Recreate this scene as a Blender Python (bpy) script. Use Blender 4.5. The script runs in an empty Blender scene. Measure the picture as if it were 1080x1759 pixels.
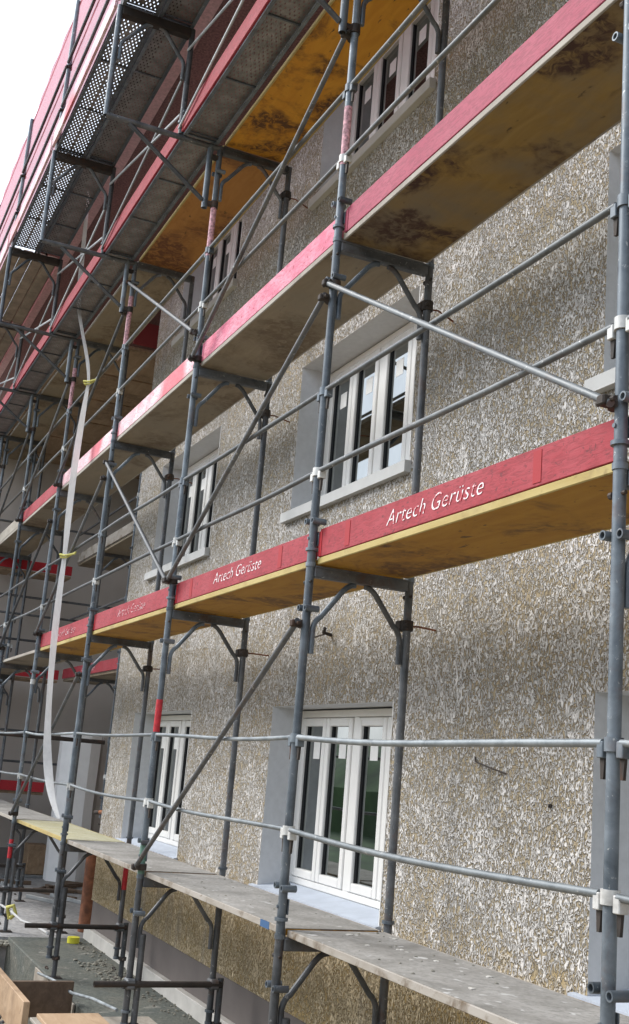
import bpy, bmesh, math, random
from mathutils import Vector, Matrix
random.seed(7)
S = bpy.context.scene
COL = S.collection

# ------------------------------------------------------------------ camera, sky, sun, exposure
F, CX, CY, CZ, YAW, PIT, ROL = 1958.794, -3.1557, 2.5146, .8632, -.4051, .2227, .0830
fw = Vector((math.cos(PIT)*math.cos(YAW), math.cos(PIT)*math.sin(YAW), math.sin(PIT)))
rt = fw.cross(Vector((0, 0, 1))).normalized(); up = rt.cross(fw)
c_, s_ = math.cos(ROL), math.sin(ROL)
r2 = c_*rt + s_*up; u2 = -s_*rt + c_*up
cam = bpy.data.cameras.new('camera'); co = bpy.data.objects.new('camera', cam); COL.objects.link(co)
cam.sensor_fit = 'VERTICAL'; cam.sensor_height = 24; cam.lens = F/1759*24
cam.clip_start = .05; cam.clip_end = 900
co.matrix_world = Matrix(((r2.x, u2.x, -fw.x, CX), (r2.y, u2.y, -fw.y, CY), (r2.z, u2.z, -fw.z, CZ), (0, 0, 0, 1)))
S.camera = co
S.view_settings.view_transform = 'Standard'; S.view_settings.look = 'None'
S.view_settings.exposure = 0.77; S.view_settings.gamma = 1
SUN_EL, SUN_AZ = math.radians(42), math.radians(50)      # azimuth from +x towards +y
w = bpy.data.worlds.new('World'); S.world = w; w.use_nodes = True
nt = w.node_tree; nt.nodes.clear()
def nn(t, typ, **kw):
    n = t.nodes.new(typ)
    for k, v in kw.items(): setattr(n, k, v)
    return n
out = nn(nt, 'ShaderNodeOutputWorld'); bg = nn(nt, 'ShaderNodeBackground')
sky = nn(nt, 'ShaderNodeTexSky', sky_type='NISHITA', sun_disc=False)
sky.sun_elevation = SUN_EL; sky.sun_rotation = math.pi/2-SUN_AZ; sky.dust_density = 3; sky.air_density = 1.0
tc = nn(nt, 'ShaderNodeTexCoord'); noi = nn(nt, 'ShaderNodeTexNoise'); noi.inputs['Scale'].default_value = 1.6; noi.inputs['Detail'].default_value = 4
cr = nn(nt, 'ShaderNodeValToRGB'); cr.color_ramp.elements[0].position = .3; cr.color_ramp.elements[0].color = (.45, .45, .45, 1)
cr.color_ramp.elements[1].position = .6; cr.color_ramp.elements[1].color = (.85, .85, .85, 1)
mx = nn(nt, 'ShaderNodeMix', data_type='RGBA'); mx.inputs[7].default_value = (10.0, 11.0, 12.6, 1)
nt.links.new(tc.outputs['Generated'], noi.inputs['Vector']); nt.links.new(noi.outputs['Fac'], cr.inputs['Fac'])
nt.links.new(cr.outputs['Color'], mx.inputs['Factor']); nt.links.new(sky.outputs[0], mx.inputs[6])
nt.links.new(mx.outputs[2], bg.inputs['Color']); bg.inputs['Strength'].default_value = .11
nt.links.new(bg.outputs[0], out.inputs[0])
sl = bpy.data.lights.new('sun', 'SUN'); sl.energy = 2.1; sl.angle = math.radians(28); sl.color = (1, .98, .95)
so = bpy.data.objects.new('sun', sl); COL.objects.link(so)
sd = Vector((math.cos(SUN_EL)*math.cos(SUN_AZ), math.cos(SUN_EL)*math.sin(SUN_AZ), math.sin(SUN_EL)))
so.rotation_euler = sd.to_track_quat('Z', 'Y').to_euler()
S.cycles.max_bounces = 8; S.cycles.transparent_max_bounces = 24; S.cycles.use_denoising = True

# ------------------------------------------------------------------ materials
def new_mat(name):
    m = bpy.data.materials.new(name); m.use_nodes = True
    t = m.node_tree; b = t.nodes['Principled BSDF']
    return m, t, b
def coords(t, scale=(1, 1, 1), rnd=True):
    tc = nn(t, 'ShaderNodeTexCoord'); mp = nn(t, 'ShaderNodeMapping'); mp.inputs['Scale'].default_value = scale
    if rnd:
        oi = nn(t, 'ShaderNodeObjectInfo'); ml = nn(t, 'ShaderNodeMath', operation='MULTIPLY'); ml.inputs[1].default_value = 37.0
        ad = nn(t, 'ShaderNodeVectorMath', operation='ADD')
        t.links.new(oi.outputs['Random'], ml.inputs[0]); t.links.new(tc.outputs['Object'], ad.inputs[0]); t.links.new(ml.outputs[0], ad.inputs[1])
        t.links.new(ad.outputs[0], mp.inputs['Vector'])
    else: t.links.new(tc.outputs['Object'], mp.inputs['Vector'])
    return mp.outputs[0]
def noise(t, vec, scale, detail=3, dist=0, rough=.5):
    n = nn(t, 'ShaderNodeTexNoise'); n.inputs['Scale'].default_value = scale; n.inputs['Detail'].default_value = detail
    n.inputs['Distortion'].default_value = dist; n.inputs['Roughness'].default_value = rough
    t.links.new(vec, n.inputs['Vector']); return n.outputs['Fac']
def ramp(t, fac, stops):
    r = nn(t, 'ShaderNodeValToRGB'); e = r.color_ramp.elements
    while len(e) < len(stops): e.new(.5)
    for i, (p, c) in enumerate(stops):
        e[i].position = p; e[i].color = (c if isinstance(c, tuple) else (c, c, c)) + (1,) if not (isinstance(c, tuple) and len(c) == 4) else c
    t.links.new(fac, r.inputs['Fac']); return r.outputs['Color']
def mix(t, fac, a, b, mode='MIX'):
    m = nn(t, 'ShaderNodeMix', data_type='RGBA', blend_type=mode)
    for s, v in ((0, fac), (6, a), (7, b)):
        if isinstance(v, (int, float)): m.inputs[s].default_value = v
        elif isinstance(v, tuple): m.inputs[s].default_value = v + (1,)
        else: t.links.new(v, m.inputs[s])
    return m.outputs[2]
def bump(t, b, h, dist=.005, strength=1):
    n = nn(t, 'ShaderNodeBump'); n.inputs['Distance'].default_value = dist; n.inputs['Strength'].default_value = strength
    t.links.new(h, n.inputs['Height']); t.links.new(n.outputs[0], b.inputs['Normal']); return n
def math_(t, op, a, b=None):
    m = nn(t, 'ShaderNodeMath', operation=op)
    for i, v in enumerate((a, b)):
        if v is None: continue
        if isinstance(v, (int, float)): m.inputs[i].default_value = v
        else: t.links.new(v, m.inputs[i])
    return m.outputs[0]
M = {}
def steel(name, lo, hi, metal, rough, speck=(.5, .5, .48), rust=.0, scale=9):
    m, t, b = new_mat(name); v = coords(t)
    n1 = noise(t, v, scale, 6, .4, .65)
    col = ramp(t, n1, [(.3, lo), (.7, hi)])
    n2 = noise(t, v, 34, 4, .6, .7)
    col = mix(t, ramp(t, n2, [(.63, 0.), (.70, .8)]), col, speck)
    if rust:
        n3 = noise(t, v, 4, 5, .5, .7)
        col = mix(t, ramp(t, n3, [(.55, 0.), (.72, rust)]), col, (.12, .055, .028))
    oi = nn(t, 'ShaderNodeObjectInfo'); col = mix(t, 1., col, ramp(t, oi.outputs['Random'], [(.0, .68), (1., 1.2)]), 'MULTIPLY')
    t.links.new(col, b.inputs['Base Color']); b.inputs['Metallic'].default_value = metal
    t.links.new(ramp(t, n1, [(.3, rough-.1), (.7, rough+.15)]), b.inputs['Roughness'])
    bump(t, b, n1, .002, .4); M[name] = m
steel('galv', (.06, .076, .092), (.20, .23, .255), .4, .52, rust=.45, scale=6)
steel('galv_light', (.34, .36, .37), (.52, .54, .54), .5, .42)
steel('galv_dark', (.06, .066, .072), (.16, .165, .17), .45, .55, rust=.6)  # dirty steel, the shade on transoms and knees also put into its colour
steel('clamp_white', (.38, .38, .36), (.62, .62, .6), .3, .55, rust=.2, scale=25)
steel('iron', (.025, .022, .02), (.075, .06, .05), .4, .7, (.1, .06, .04), rust=.8)
steel('rail', (.15, .17, .18), (.29, .315, .325), .5, .5, rust=.12)

steel('rail_dark', (.07, .078, .08), (.17, .18, .185), .4, .5, rust=.25)  # darker copy of rail, shade on the upper rails' undersides put into the colour
def wood_paint(name, c, worn, dark, amount, chips, edge_red=None):
    m, t, b = new_mat(name); v = coords(t, (1, 5, 5)); v2 = coords(t, (1, 1, 1.3))
    grain = noise(t, v, 14, 6, 1.2, .6); n = noise(t, v2, 3.2, 5, .3, .6); sp = noise(t, v2, 30, 3, .6, .6)
    col = mix(t, ramp(t, n, [(.35, 0.), (.65, amount)]), c, worn)
    col = mix(t, ramp(t, grain, [(.40, .6), (.54, 0.)]), col, tuple(x*.6 for x in c))
    col = mix(t, ramp(t, sp, [(.62, 0.), (.67, chips)]), col, dark)
    wv = coords(t, (1, 1, 1), True); fl = noise(t, wv, .9, 1)
    if edge_red: col = mix(t, ramp(t, fl, [(.56, 0.), (.64, .8)]), col, edge_red)
    t.links.new(col, b.inputs['Base Color']); b.inputs['Roughness'].default_value = .72
    bump(t, b, grain, .003, .5); M[name] = m
wood_paint('red', (.31, .016, .027), (.36, .05, .065), (.10, .01, .015), .8, .7)
wood_paint('red_deep', (.42, .012, .02), (.45, .03, .04), (.1, .005, .01), .5, .4)
wood_paint('pink', (.32, .036, .075), (.38, .075, .115), (.28, .03, .07), .7, .9)
wood_paint('pink_pale', (.70, .36, .40), (.84, .68, .69), (.42, .12, .15), .95, .7, (.58, .08, .11))

wood_paint('pink_worn', (.62, .13, .21), (.72, .33, .40), (.36, .05, .09), .9, 1., (.52, .04, .06))
def ply(name, base, light, stain, st_amt, dust=None, spots=.8, sc=1.1):
    m, t, b = new_mat(name); v = coords(t, (.6, 2.4, 2)); vi = coords(t, (1, 1, 1))
    g = noise(t, v, 5, 6, .8, .6); big = noise(t, vi, sc, 6, .5, .62); sp = noise(t, coords(t, (1, 2.2, 1)), 7.5, 4, .5, .55)
    col = mix(t, ramp(t, g, [(.35, 0.), (.65, 1.)]), base, light)
    if dust: col = mix(t, ramp(t, noise(t, vi, 1.5, 5, .2, .6), [(.38, 0.), (.6, .85)]), col, dust)
    st = ramp(t, big, [(.49, 0.), (.60, st_amt)])
    fine = ramp(t, noise(t, vi, 14, 5, 1., .65), [(.38, .25), (.55, 1.)])
    col = mix(t, math_(t, 'MULTIPLY', st, fine), col, stain)
    col = mix(t, ramp(t, sp, [(.66, 0.), (.72, spots)]), col, tuple(x*.35 for x in stain) if dust else (.09, .045, .012))
    t.links.new(col, b.inputs['Base Color']); b.inputs['Roughness'].default_value = .75
    bump(t, b, g, .002, .3); M[name] = m
ply('ply_yellow', (.31, .145, .006), (.37, .19, .014), (.09, .036, .006), .9, spots=1., sc=1.8)
ply('ply_orange', (.50, .22, .012), (.58, .28, .02), (.09, .035, .008), 1., spots=1., sc=1.7)
ply('ply_olive', (.22, .13, .025), (.27, .17, .04), (.045, .015, .005), 1., dust=(.155, .125, .085), spots=.7, sc=2.0)
ply('ply_brown', (.22, .17, .105), (.28, .225, .15), (.11, .07, .035), .8, dust=(.22, .185, .13), spots=.4)
ply('ply_wood', (.27, .18, .105), (.35, .25, .16), (.10, .06, .03), .6, spots=.4)
ply('ply_red', (.34, .15, .03), (.40, .19, .045), (.10, .03, .01), .9, spots=.8)
ply('edge_yellow', (.37, .275, .085), (.45, .36, .14), (.2, .13, .05), .5, spots=.5)
ply('edge_grey', (.28, .25, .205), (.36, .33, .28), (.16, .13, .1), .5, spots=.5)
ply('edge_dirty', (.27, .24, .20), (.36, .33, .29), (.12, .085, .05), 1., spots=.8, sc=3)
ply('deck_ply', (.60, .45, .19), (.66, .52, .26), (.3, .2, .08), .4, spots=.3)
ply('board_wood', (.36, .235, .135), (.46, .32, .20), (.15, .09, .05), .5, spots=.4)
ply('board_dark', (.10, .065, .04), (.15, .10, .065), (.05, .03, .02), .5, spots=.4)
def dusty(name, c1, c2, stain):
    m, t, b = new_mat(name); v = coords(t)
    n = noise(t, v, 2.2, 7, .6, .65); f = noise(t, v, 40, 3, 0, .6); k = noise(t, v, 14, 2, .4)
    col = mix(t, ramp(t, n, [(.36, 0.), (.64, 1.)]), c1, c2)
    col = mix(t, ramp(t, f, [(.3, .5), (.55, 0.)]), col, tuple(x*.6 for x in c1))
    col = mix(t, ramp(t, k, [(.66, 0.), (.74, .8)]), col, stain)
    t.links.new(col, b.inputs['Base Color']); b.inputs['Roughness'].default_value = .9
    bump(t, b, f, .003, .6); M[name] = m
dusty('deck_dust', (.19, .18, .16), (.34, .325, .30), (.54, .53, .51))
dusty('deck_pale', (.40, .37, .22), (.46, .44, .31), (.30, .24, .10))

# roughcast render
def roughcast(name, flake, groove, dist, scale=43):
    m, t, b = new_mat(name); v = coords(t, (1, 1, .62), False); vi = coords(t, (1, 1, 1), False)
    n = noise(t, v, scale, 2.0, 1.9, .5); big = noise(t, vi, 1.3, 3, 0, .5); md = noise(t, vi, 6, 3, 0, .6)
    bias = math_(t, 'ADD', math_(t, 'MULTIPLY', math_(t, 'SUBTRACT', big, .5), .17), math_(t, 'MULTIPLY', math_(t, 'SUBTRACT', md, .5), .16))
    h = math_(t, 'ADD', n, bias)
    mask = ramp(t, h, [(.468, 0.), (.51, 1.)])
    fl = mix(t, ramp(t, noise(t, vi, 9, 4, 0, .6), [(.35, 0.), (.65, 1.)]), tuple(x*.86 for x in flake), flake)
    gr = mix(t, ramp(t, noise(t, vi, 2.5, 4, 0, .6), [(.35, 0.), (.65, 1.)]), groove, tuple(x*1.25 for x in groove))
    col = mix(t, mask, gr, fl)
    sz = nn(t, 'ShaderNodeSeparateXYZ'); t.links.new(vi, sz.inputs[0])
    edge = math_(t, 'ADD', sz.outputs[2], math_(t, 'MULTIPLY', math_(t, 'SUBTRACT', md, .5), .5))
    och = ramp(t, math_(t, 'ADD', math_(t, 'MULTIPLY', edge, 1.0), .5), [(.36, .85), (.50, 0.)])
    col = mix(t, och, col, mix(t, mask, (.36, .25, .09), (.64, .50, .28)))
    dk = ramp(t, h, [(.430, 0.), (.460, .62), (.482, .62), (.505, 0.)])  # dark outline round the flakes, relief shading painted into the colour
    col = mix(t, dk, col, tuple(x*.36 for x in groove))
    stv = noise(t, coords(t, (1, 1, .10), False), 3.5, 4, .3, .6)
    col = mix(t, ramp(t, stv, [(.54, 0.), (.70, .30)]), col, (.30, .30, .30))
    t.links.new(col, b.inputs['Base Color']); b.inputs['Roughness'].default_value = .92
    hh = ramp(t, h, [(.40, 0.), (.50, .55), (.62, 1.)])
    bump(t, b, hh, dist, 1.0); M[name] = m
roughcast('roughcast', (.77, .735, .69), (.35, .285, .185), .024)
def plain(name, c, rough=.6, metal=0, var=.06, sc=6, bmp=0):
    m, t, b = new_mat(name); n = noise(t, coords(t), sc, 5, .2, .6)
    col = ramp(t, n, [(.3, tuple(max(0, x*(1-var)) for x in c)), (.7, tuple(x*(1+var) for x in c))])
    t.links.new(col, b.inputs['Base Color']); b.inputs['Roughness'].default_value = rough; b.inputs['Metallic'].default_value = metal
    if bmp: bump(t, b, n, bmp, .6)
    M[name] = m; return m
plain('reveal', (.57, .58, .59), .85, bmp=.001, sc=20)
plain('sill_blue', (.42, .46, .52), .8, var=.1)
plain('sill_grey', (.50, .50, .48), .7)
plain('frame_white', (.75, .735, .70), .35, var=.03)
plain('gasket', (.02, .02, .022), .5)
plain('paper', (.78, .77, .74), .8, var=.05, sc=40)
plain('plinth_brown', (.135, .115, .105), .85, var=.12, sc=3)
plain('plinth_white', (.48, .46, .42), .85, var=.15, sc=5)
plain('maroon', (.16, .015, .015), .8)
plain('smooth_wall', (.47, .425, .385), .9, var=.06, sc=1.2)
plain('smooth_wall_base', (.20, .18, .17), .9, var=.1)
plain('soffit', (.26, .15, .145), .95, var=.45, sc=45, bmp=.004)  # brown with red reflected off the net mixed into the colour
plain('fascia', (.68, .50, .50), .8, var=.2, sc=30)  # pale board with the pink light from the red net painted in
plain('roof_tile', (.25, .10, .07), .8, var=.2)
plain('white_wrap', (.90, .89, .87), .6, var=.06, sc=3, bmp=.01)
plain('rust_post', (.20, .075, .035), .8, var=.45, sc=12, bmp=.003)
plain('net_seam', (.16, .03, .06), .9)
plain('copper', (.55, .22, .10), .35, .7, var=.4, sc=40)
plain('yellow_plastic', (.62, .58, .04), .5)
plain('yellow_string', (.52, .48, .13), .8)
plain('blue_paint', (.03, .09, .20), .7)
plain('red_paint', (.48, .02, .03), .6, var=.3, sc=30)
plain('red_stripe', (.33, .012, .018), .7)
plain('green_paint', (.12, .22, .17), .7, var=.35, sc=20)
plain('pink_flake', (.50, .27, .30), .7, var=.7, sc=45)
plain('tile_mat', (.10, .12, .11), .8, var=.35, sc=4)
plain('slope_green', (.035, .06, .022), .95, var=.6, sc=.8)
plain('mortar_rubble', (.20, .19, .155), .95, var=.4, sc=20, bmp=.01)
plain('conduit', (.42, .42, .41), .5)
plain('rib_wood', (.28, .22, .16), .8, var=.35, sc=5)
def ground(name, a, b_, c, sc):
    m, t, b = new_mat(name); v = coords(t, rnd=False)
    n = noise(t, v, sc, 8, .4, .65); f = noise(t, v, sc*14, 5, 0, .7); g = noise(t, v, sc*4, 4, .6, .6)
    col = ramp(t, n, [(.32, a), (.52, b_), (.7, c)])
    col = mix(t, ramp(t, f, [(.35, .6), (.6, 0.)]), col, tuple(x*.5 for x in a))
    col = mix(t, ramp(t, g, [(.62, 0.), (.7, .5)]), col, (.36, .34, .30))
    t.links.new(col, b.inputs['Base Color']); b.inputs['Roughness'].default_value = .9
    bump(t, b, f, .02, .7); M[name] = m
ground('slab', (.075, .088, .08), (.11, .115, .095), (.16, .145, .115), 1.6)
ground('yard', (.24, .235, .23), (.32, .315, .31), (.38, .37, .35), .9)
ground('earth', (.30, .23, .15), (.38, .30, .20), (.44, .37, .27), .5)
ground('gravel', (.05, .05, .052), (.10, .10, .10), (.17, .165, .155), 2.5)
# glass: dark room behind a reflecting pane
m, t, b = new_mat('glass'); n = noise(t, coords(t), 3, 2)
t.links.new(ramp(t, n, [(.3, (.27, .29, .285)), (.7, (.35, .37, .365))]), b.inputs['Base Color']); b.inputs['Metallic'].default_value = 1
bump(t, b, noise(t, coords(t), 1.4, 1), .004, .25)
b.inputs['Roughness'].default_value = .02; b.inputs['IOR'].default_value = 1.95; b.inputs['Specular IOR Level'].default_value = .5; M['glass'] = m
# perforated steel plank
m, t, b = new_mat('perforated'); v = coords(t, (1, 1, 1), False)
def dots(off):
    a = nn(t, 'ShaderNodeVectorMath', operation='MULTIPLY_ADD'); a.inputs[1].default_value = (1/.085, 1/.036, 0); a.inputs[2].default_value = off
    t.links.new(v, a.inputs[0]); f = nn(t, 'ShaderNodeVectorMath', operation='FRACTION'); t.links.new(a.outputs[0], f.inputs[0])
    d = nn(t, 'ShaderNodeVectorMath', operation='SUBTRACT'); d.inputs[1].default_value = (.5, .5, 0); t.links.new(f.outputs[0], d.inputs[0])
    l = nn(t, 'ShaderNodeVectorMath', operation='LENGTH'); t.links.new(d.outputs[0], l.inputs[0]); return l.outputs['Value']
dm = math_(t, 'MINIMUM', dots((0, 0, .0)), dots((.5, .5, .0)))
hole = math_(t, 'LESS_THAN', dm, .152)
sx = nn(t, 'ShaderNodeSeparateXYZ'); t.links.new(v, sx.inputs[0])
inner = math_(t, 'LESS_THAN', math_(t, 'ABSOLUTE', math_(t, 'SUBTRACT', math_(t, 'ABSOLUTE', sx.outputs[1]), .07)), .060)
xx = math_(t, 'GREATER_THAN', math_(t, 'ABSOLUTE', math_(t, 'SUBTRACT', math_(t, 'FRACT', math_(t, 'DIVIDE', sx.outputs[0], .62)), .5)), .06)
hole = math_(t, 'MULTIPLY', hole, inner)
n = noise(t, v, 12, 5); t.links.new(ramp(t, n, [(.3, (.15, .145, .14)), (.7, (.28, .27, .26))]), b.inputs['Base Color'])
b.inputs['Metallic'].default_value = .4; b.inputs['Roughness'].default_value = .5
tr = nn(t, 'ShaderNodeBsdfTransparent'); ms = nn(t, 'ShaderNodeMixShader')
t.links.new(hole, ms.inputs[0]); t.links.new(b.outputs[0], ms.inputs[1]); t.links.new(tr.outputs[0], ms.inputs[2])
t.links.new(ms.outputs[0], t.nodes['Material Output'].inputs[0]); M['perforated'] = m
# debris net: woven red mesh letting light through
m, t, b = new_mat('net'); v = coords(t, (1, 1, 1), False)
n = noise(t, v, 2, 4, .3, .6); n2 = noise(t, v, 70, 2)
t.links.new(ramp(t, n, [(.3, (.55, .10, .13)), (.7, (.66, .17, .20))]), b.inputs['Base Color']); b.inputs['Roughness'].default_value = .8
tl = nn(t, 'ShaderNodeBsdfTranslucent'); tl.inputs[0].default_value = (.66, .20, .23, 1)
tr = nn(t, 'ShaderNodeBsdfTransparent'); tr.inputs[0].default_value = (1, .86, .87, 1)
m1 = nn(t, 'ShaderNodeMixShader'); m1.inputs[0].default_value = .6; t.links.new(b.outputs[0], m1.inputs[1]); t.links.new(tl.outputs[0], m1.inputs[2])
m2 = nn(t, 'ShaderNodeMixShader'); t.links.new(ramp(t, n2, [(.3, .18), (.7, .48)]), m2.inputs[0]); t.links.new(m1.outputs[0], m2.inputs[1]); t.links.new(tr.outputs[0], m2.inputs[2])
t.links.new(m2.outputs[0], t.nodes['Material Output'].inputs[0]); M['net'] = m
# translucent plastic strap
m, t, b = new_mat('strap'); v = coords(t, (1, 1, .25), False)
n = noise(t, v, 30, 4, .4, .6); t.links.new(ramp(t, n, [(.3, (.74, .74, .74)), (.7, (.92, .92, .91))]), b.inputs['Base Color']); b.inputs['Roughness'].default_value = .3
tl = nn(t, 'ShaderNodeBsdfTranslucent'); tl.inputs[0].default_value = (.85, .85, .86, 1); tr = nn(t, 'ShaderNodeBsdfTransparent')
m1 = nn(t, 'ShaderNodeMixShader'); m1.inputs[0].default_value = .4; t.links.new(b.outputs[0], m1.inputs[1]); t.links.new(tl.outputs[0], m1.inputs[2])
m2 = nn(t, 'ShaderNodeMixShader'); m2.inputs[0].default_value = .15; t.links.new(m1.outputs[0], m2.inputs[1]); t.links.new(tr.outputs[0], m2.inputs[2])
t.links.new(m2.outputs[0], t.nodes['Material Output'].inputs[0]); bump(t, b, n, .004, .5); M['strap'] = m
# stencilled lettering with wear
def letter(name, lo):
    m, t, b = new_mat(name); n = noise(t, coords(t), 45, 3, 0, .6)
    t.links.new(ramp(t, n, [(lo, (.52, .10, .12)), (lo+.1, (.82, .76, .76))]), b.inputs['Base Color']); b.inputs['Roughness'].default_value = .8; M[name] = m
letter('letter', .41); letter('letter_worn', .50)

# ------------------------------------------------------------------ mesh builder
class MB:
    def __init__(s): s.bm = bmesh.new()
    def box(s, a, b, bev=0, rot=None, piv=None):
        t = bmesh.new(); bmesh.ops.create_cube(t, size=1)
        c = [(a[i]+b[i])/2 for i in range(3)]; d = [abs(b[i]-a[i]) for i in range(3)]
        for v in t.verts: v.co = Vector((v.co.x*d[0]+c[0], v.co.y*d[1]+c[1], v.co.z*d[2]+c[2]))
        if bev: bmesh.ops.bevel(t, geom=t.edges[:], offset=bev, segments=1, affect='EDGES')
        if rot is not None: bmesh.ops.transform(t, matrix=Matrix.Translation(piv or c) @ rot @ Matrix.Translation(-Vector(piv or c)), verts=t.verts)
        s.add(t); return s
    def add(s, t):
        me = bpy.data.meshes.new('tmp'); t.to_mesh(me); t.free(); s.bm.from_mesh(me); bpy.data.meshes.remove(me)
    def tube(s, pts, r, n=14, cap=True, wall=0):
        pts = [Vector(p) for p in pts]; bm = s.bm; rings = []
        d0 = (pts[1]-pts[0]).normalized(); ref = Vector((0, 0, 1)) if abs(d0.z) < .9 else Vector((1, 0, 0))
        for i, p in enumerate(pts):
            d = ((pts[i]-pts[i-1]).normalized() if i else Vector()) + ((pts[i+1]-pts[i]).normalized() if i < len(pts)-1 else Vector())
            d.normalize(); x = d.cross(ref).normalized(); y = d.cross(x)
            rr = r[i] if isinstance(r, (list, tuple)) else r
            rings.append([bm.verts.new(p + rr*(math.cos(2*math.pi*k/n)*x + math.sin(2*math.pi*k/n)*y)) for k in range(n)])
        for a, b in zip(rings, rings[1:]):
            for k in range(n): bm.faces.new((a[k], a[(k+1) % n], b[(k+1) % n], b[k]))
        if cap and not wall: bm.faces.new(rings[0][::-1]); bm.faces.new(rings[-1])
        if wall:                                   # open pipe end: ring + a recessed dark bottom
            for ring, p, q in ((rings[0], pts[0], pts[1]), (rings[-1], pts[-1], pts[-2])):
                d = (q-p).normalized(); inn = [bm.verts.new(p+(v.co-p)*wall) for v in ring]; dep = [bm.verts.new(v.co+d*.02) for v in inn]
                for k in range(n):
                    bm.faces.new((ring[k], inn[k], inn[(k+1) % n], ring[(k+1) % n])); bm.faces.new((inn[k], dep[k], dep[(k+1) % n], inn[(k+1) % n]))
                bm.faces.new(dep)
        return s
    def prism(s, poly, d):                         # poly: 3D points, extruded by vector d
        bm = s.bm; d = Vector(d); a = [bm.verts.new(p) for p in poly]; b = [bm.verts.new(Vector(p)+d) for p in poly]; n = len(a)
        bm.faces.new(a); bm.faces.new(b[::-1])
        for k in range(n): bm.faces.new((a[k], b[k], b[(k+1) % n], a[(k+1) % n]))
        return s
    def build(s, name, mat, parent=None, smooth=True):
        bmesh.ops.recalc_face_normals(s.bm, faces=s.bm.faces[:])
        me = bpy.data.meshes.new(name); s.bm.to_mesh(me); s.bm.free()
        mats = mat if isinstance(mat, (list, tuple)) else [mat]
        for q in mats: me.materials.append(M[q])
        if smooth: me.shade_smooth(); me.set_sharp_from_angle(angle=math.radians(35))
        o = bpy.data.objects.new(name, me); COL.objects.link(o); o.parent = parent
        return o
def box(name, a, b, mat, parent=None, bev=.003): return MB().box(a, b, bev).build(name, mat, parent)
def tag(o, label=None, cat=None, group=None, kind=None):
    for k, v in (('label', label), ('category', cat), ('group', group), ('kind', kind)):
        if v: o[k] = v
    return o
def thing(name, loc, label, cat, group=None):
    o = bpy.data.objects.new(name, None); COL.objects.link(o); o.location = loc; o.empty_display_size = .2
    return tag(o, label, cat, group)
def dup(o, parent=None):
    c = o.copy(); COL.objects.link(c); c.parent = parent
    for ch in list(o.children): dup(ch, c)
    return c

L, W = 2.701, .642
R = .0242
ORD = ['nearest', 'second', 'third', 'fourth', 'fifth', 'sixth', 'seventh', 'eighth', 'ninth', 'tenth']
DECKNAME = ['low dusty walkway', 'lettered red-board deck', 'faded pink-board deck', 'topmost bracket deck', 'roof-level deck']
NP = 8                                             # standards 0..7 along the facade, plus one out of frame

# ------------------------------------------------------------------ setting
def sheet(name, x0, x1, y0, y1, z, mat, nx=1, ny=1):
    bm = bmesh.new(); vs = [[bm.verts.new((x0+(x1-x0)*i/nx, y0+(y1-y0)*j/ny, z)) for j in range(ny+1)] for i in range(nx+1)]
    for i in range(nx):
        for j in range(ny): bm.faces.new((vs[i][j], vs[i+1][j], vs[i+1][j+1], vs[i][j+1]))
    b = MB(); b.bm.free(); b.bm = bm
    return tag(b.build(name, mat), kind='structure')
sheet('ground', -300, 300, -300, 300, -1.85, 'earth')
box('pavement', (-12, -6, -1.95), (10.4, -.03, -1.2), 'slab', bev=.01)['kind'] = 'structure'
yb = MB().prism([(10.4, -8, -1.95), (10.4, -.06, -1.95), (10.45, .15, -1.95), (10.38, .4, -1.95), (10.5, .8, -1.95), (10.45, 1.6, -1.95), (10.6, 30, -1.95), (40, 30, -1.95), (40, -8, -1.95)], (0, 0, .746))
tag(yb.build('yard', 'yard'), kind='structure')
hb = MB(); prof = [(13, -1.9), (14, .6), (15.2, 2.2), (17, 3.6), (21, 4.8), (30, 5.4), (60, 4)]  # unseen green slope added for pane reflections, shaped to block low sky light
hv = []
for i in range(110):
    x = -96+2*i; fall = min(1, max(.5, (22-x)/14)); hv.append([hb.bm.verts.new((x, y+random.uniform(-.8, .8), z*fall*(1+.10*math.sin(i*.7)+random.uniform(-.1, .1)) if k else -2.)) for k, (y, z) in enumerate(prof)])
for a, b2 in zip(hv, hv[1:]):
    for k in range(len(prof)-1): hb.bm.faces.new((a[k], b2[k], b2[k+1], a[k+1]))
tag(hb.build('greenery_stand_in', 'slope_green'), kind='structure')

sheet('reflection_green', 18.6, 120, 2.9, 40, -1.19, 'slope_green')  # unseen green sheet added to darken reflections in the lower panes
# ------------------------------------------------------------------ the rendered building
WY = -.92; XE = 10.4
house = thing('apartment_building', (0, 0, -1.2), 'pale roughcast building with white casement windows behind the scaffolding', 'building')
def hloc(o): o.parent = house; o.matrix_parent_inverse = Matrix.Translation((0, 0, 1.2)); return o
cols = [(-.75, 1.30), (3.33, 5.36), (7.41, 9.44)]
rows = [(-.03, 1.335), (2.88, 4.185), (5.73, 7.03)]
xs = sorted({-9., XE} | {v for c in cols for v in c}); zs = sorted({-.78, 7.62} | {v for r in rows for v in r})
wb = MB(); vg = {}
def V(x, z):
    k = (round(x, 3), round(z, 3))
    if k not in vg: vg[k] = wb.bm.verts.new((x, WY, z))
    return vg[k]
for x0, x1 in zip(xs, xs[1:]):
    for z0, z1 in zip(zs, zs[1:]):
        if any(abs(x0-c[0]) < 1e-3 for c in cols) and any(abs(z0-r[0]) < 1e-3 for r in rows): continue
        wb.bm.faces.new((V(x0, z0), V(x1, z0), V(x1, z1), V(x0, z1)))
e = [wb.bm.verts.new(p) for p in ((XE, WY, -.78), (XE, -6, -.78), (XE, -6, 7.62), (XE, WY, 7.62))]; wb.bm.faces.new(e)
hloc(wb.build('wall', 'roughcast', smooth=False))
pb = MB().box((-9, -6, -1.07), (XE-.02, WY-.015, -.781), 0); hloc(pb.build('plinth', 'plinth_brown'))
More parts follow.
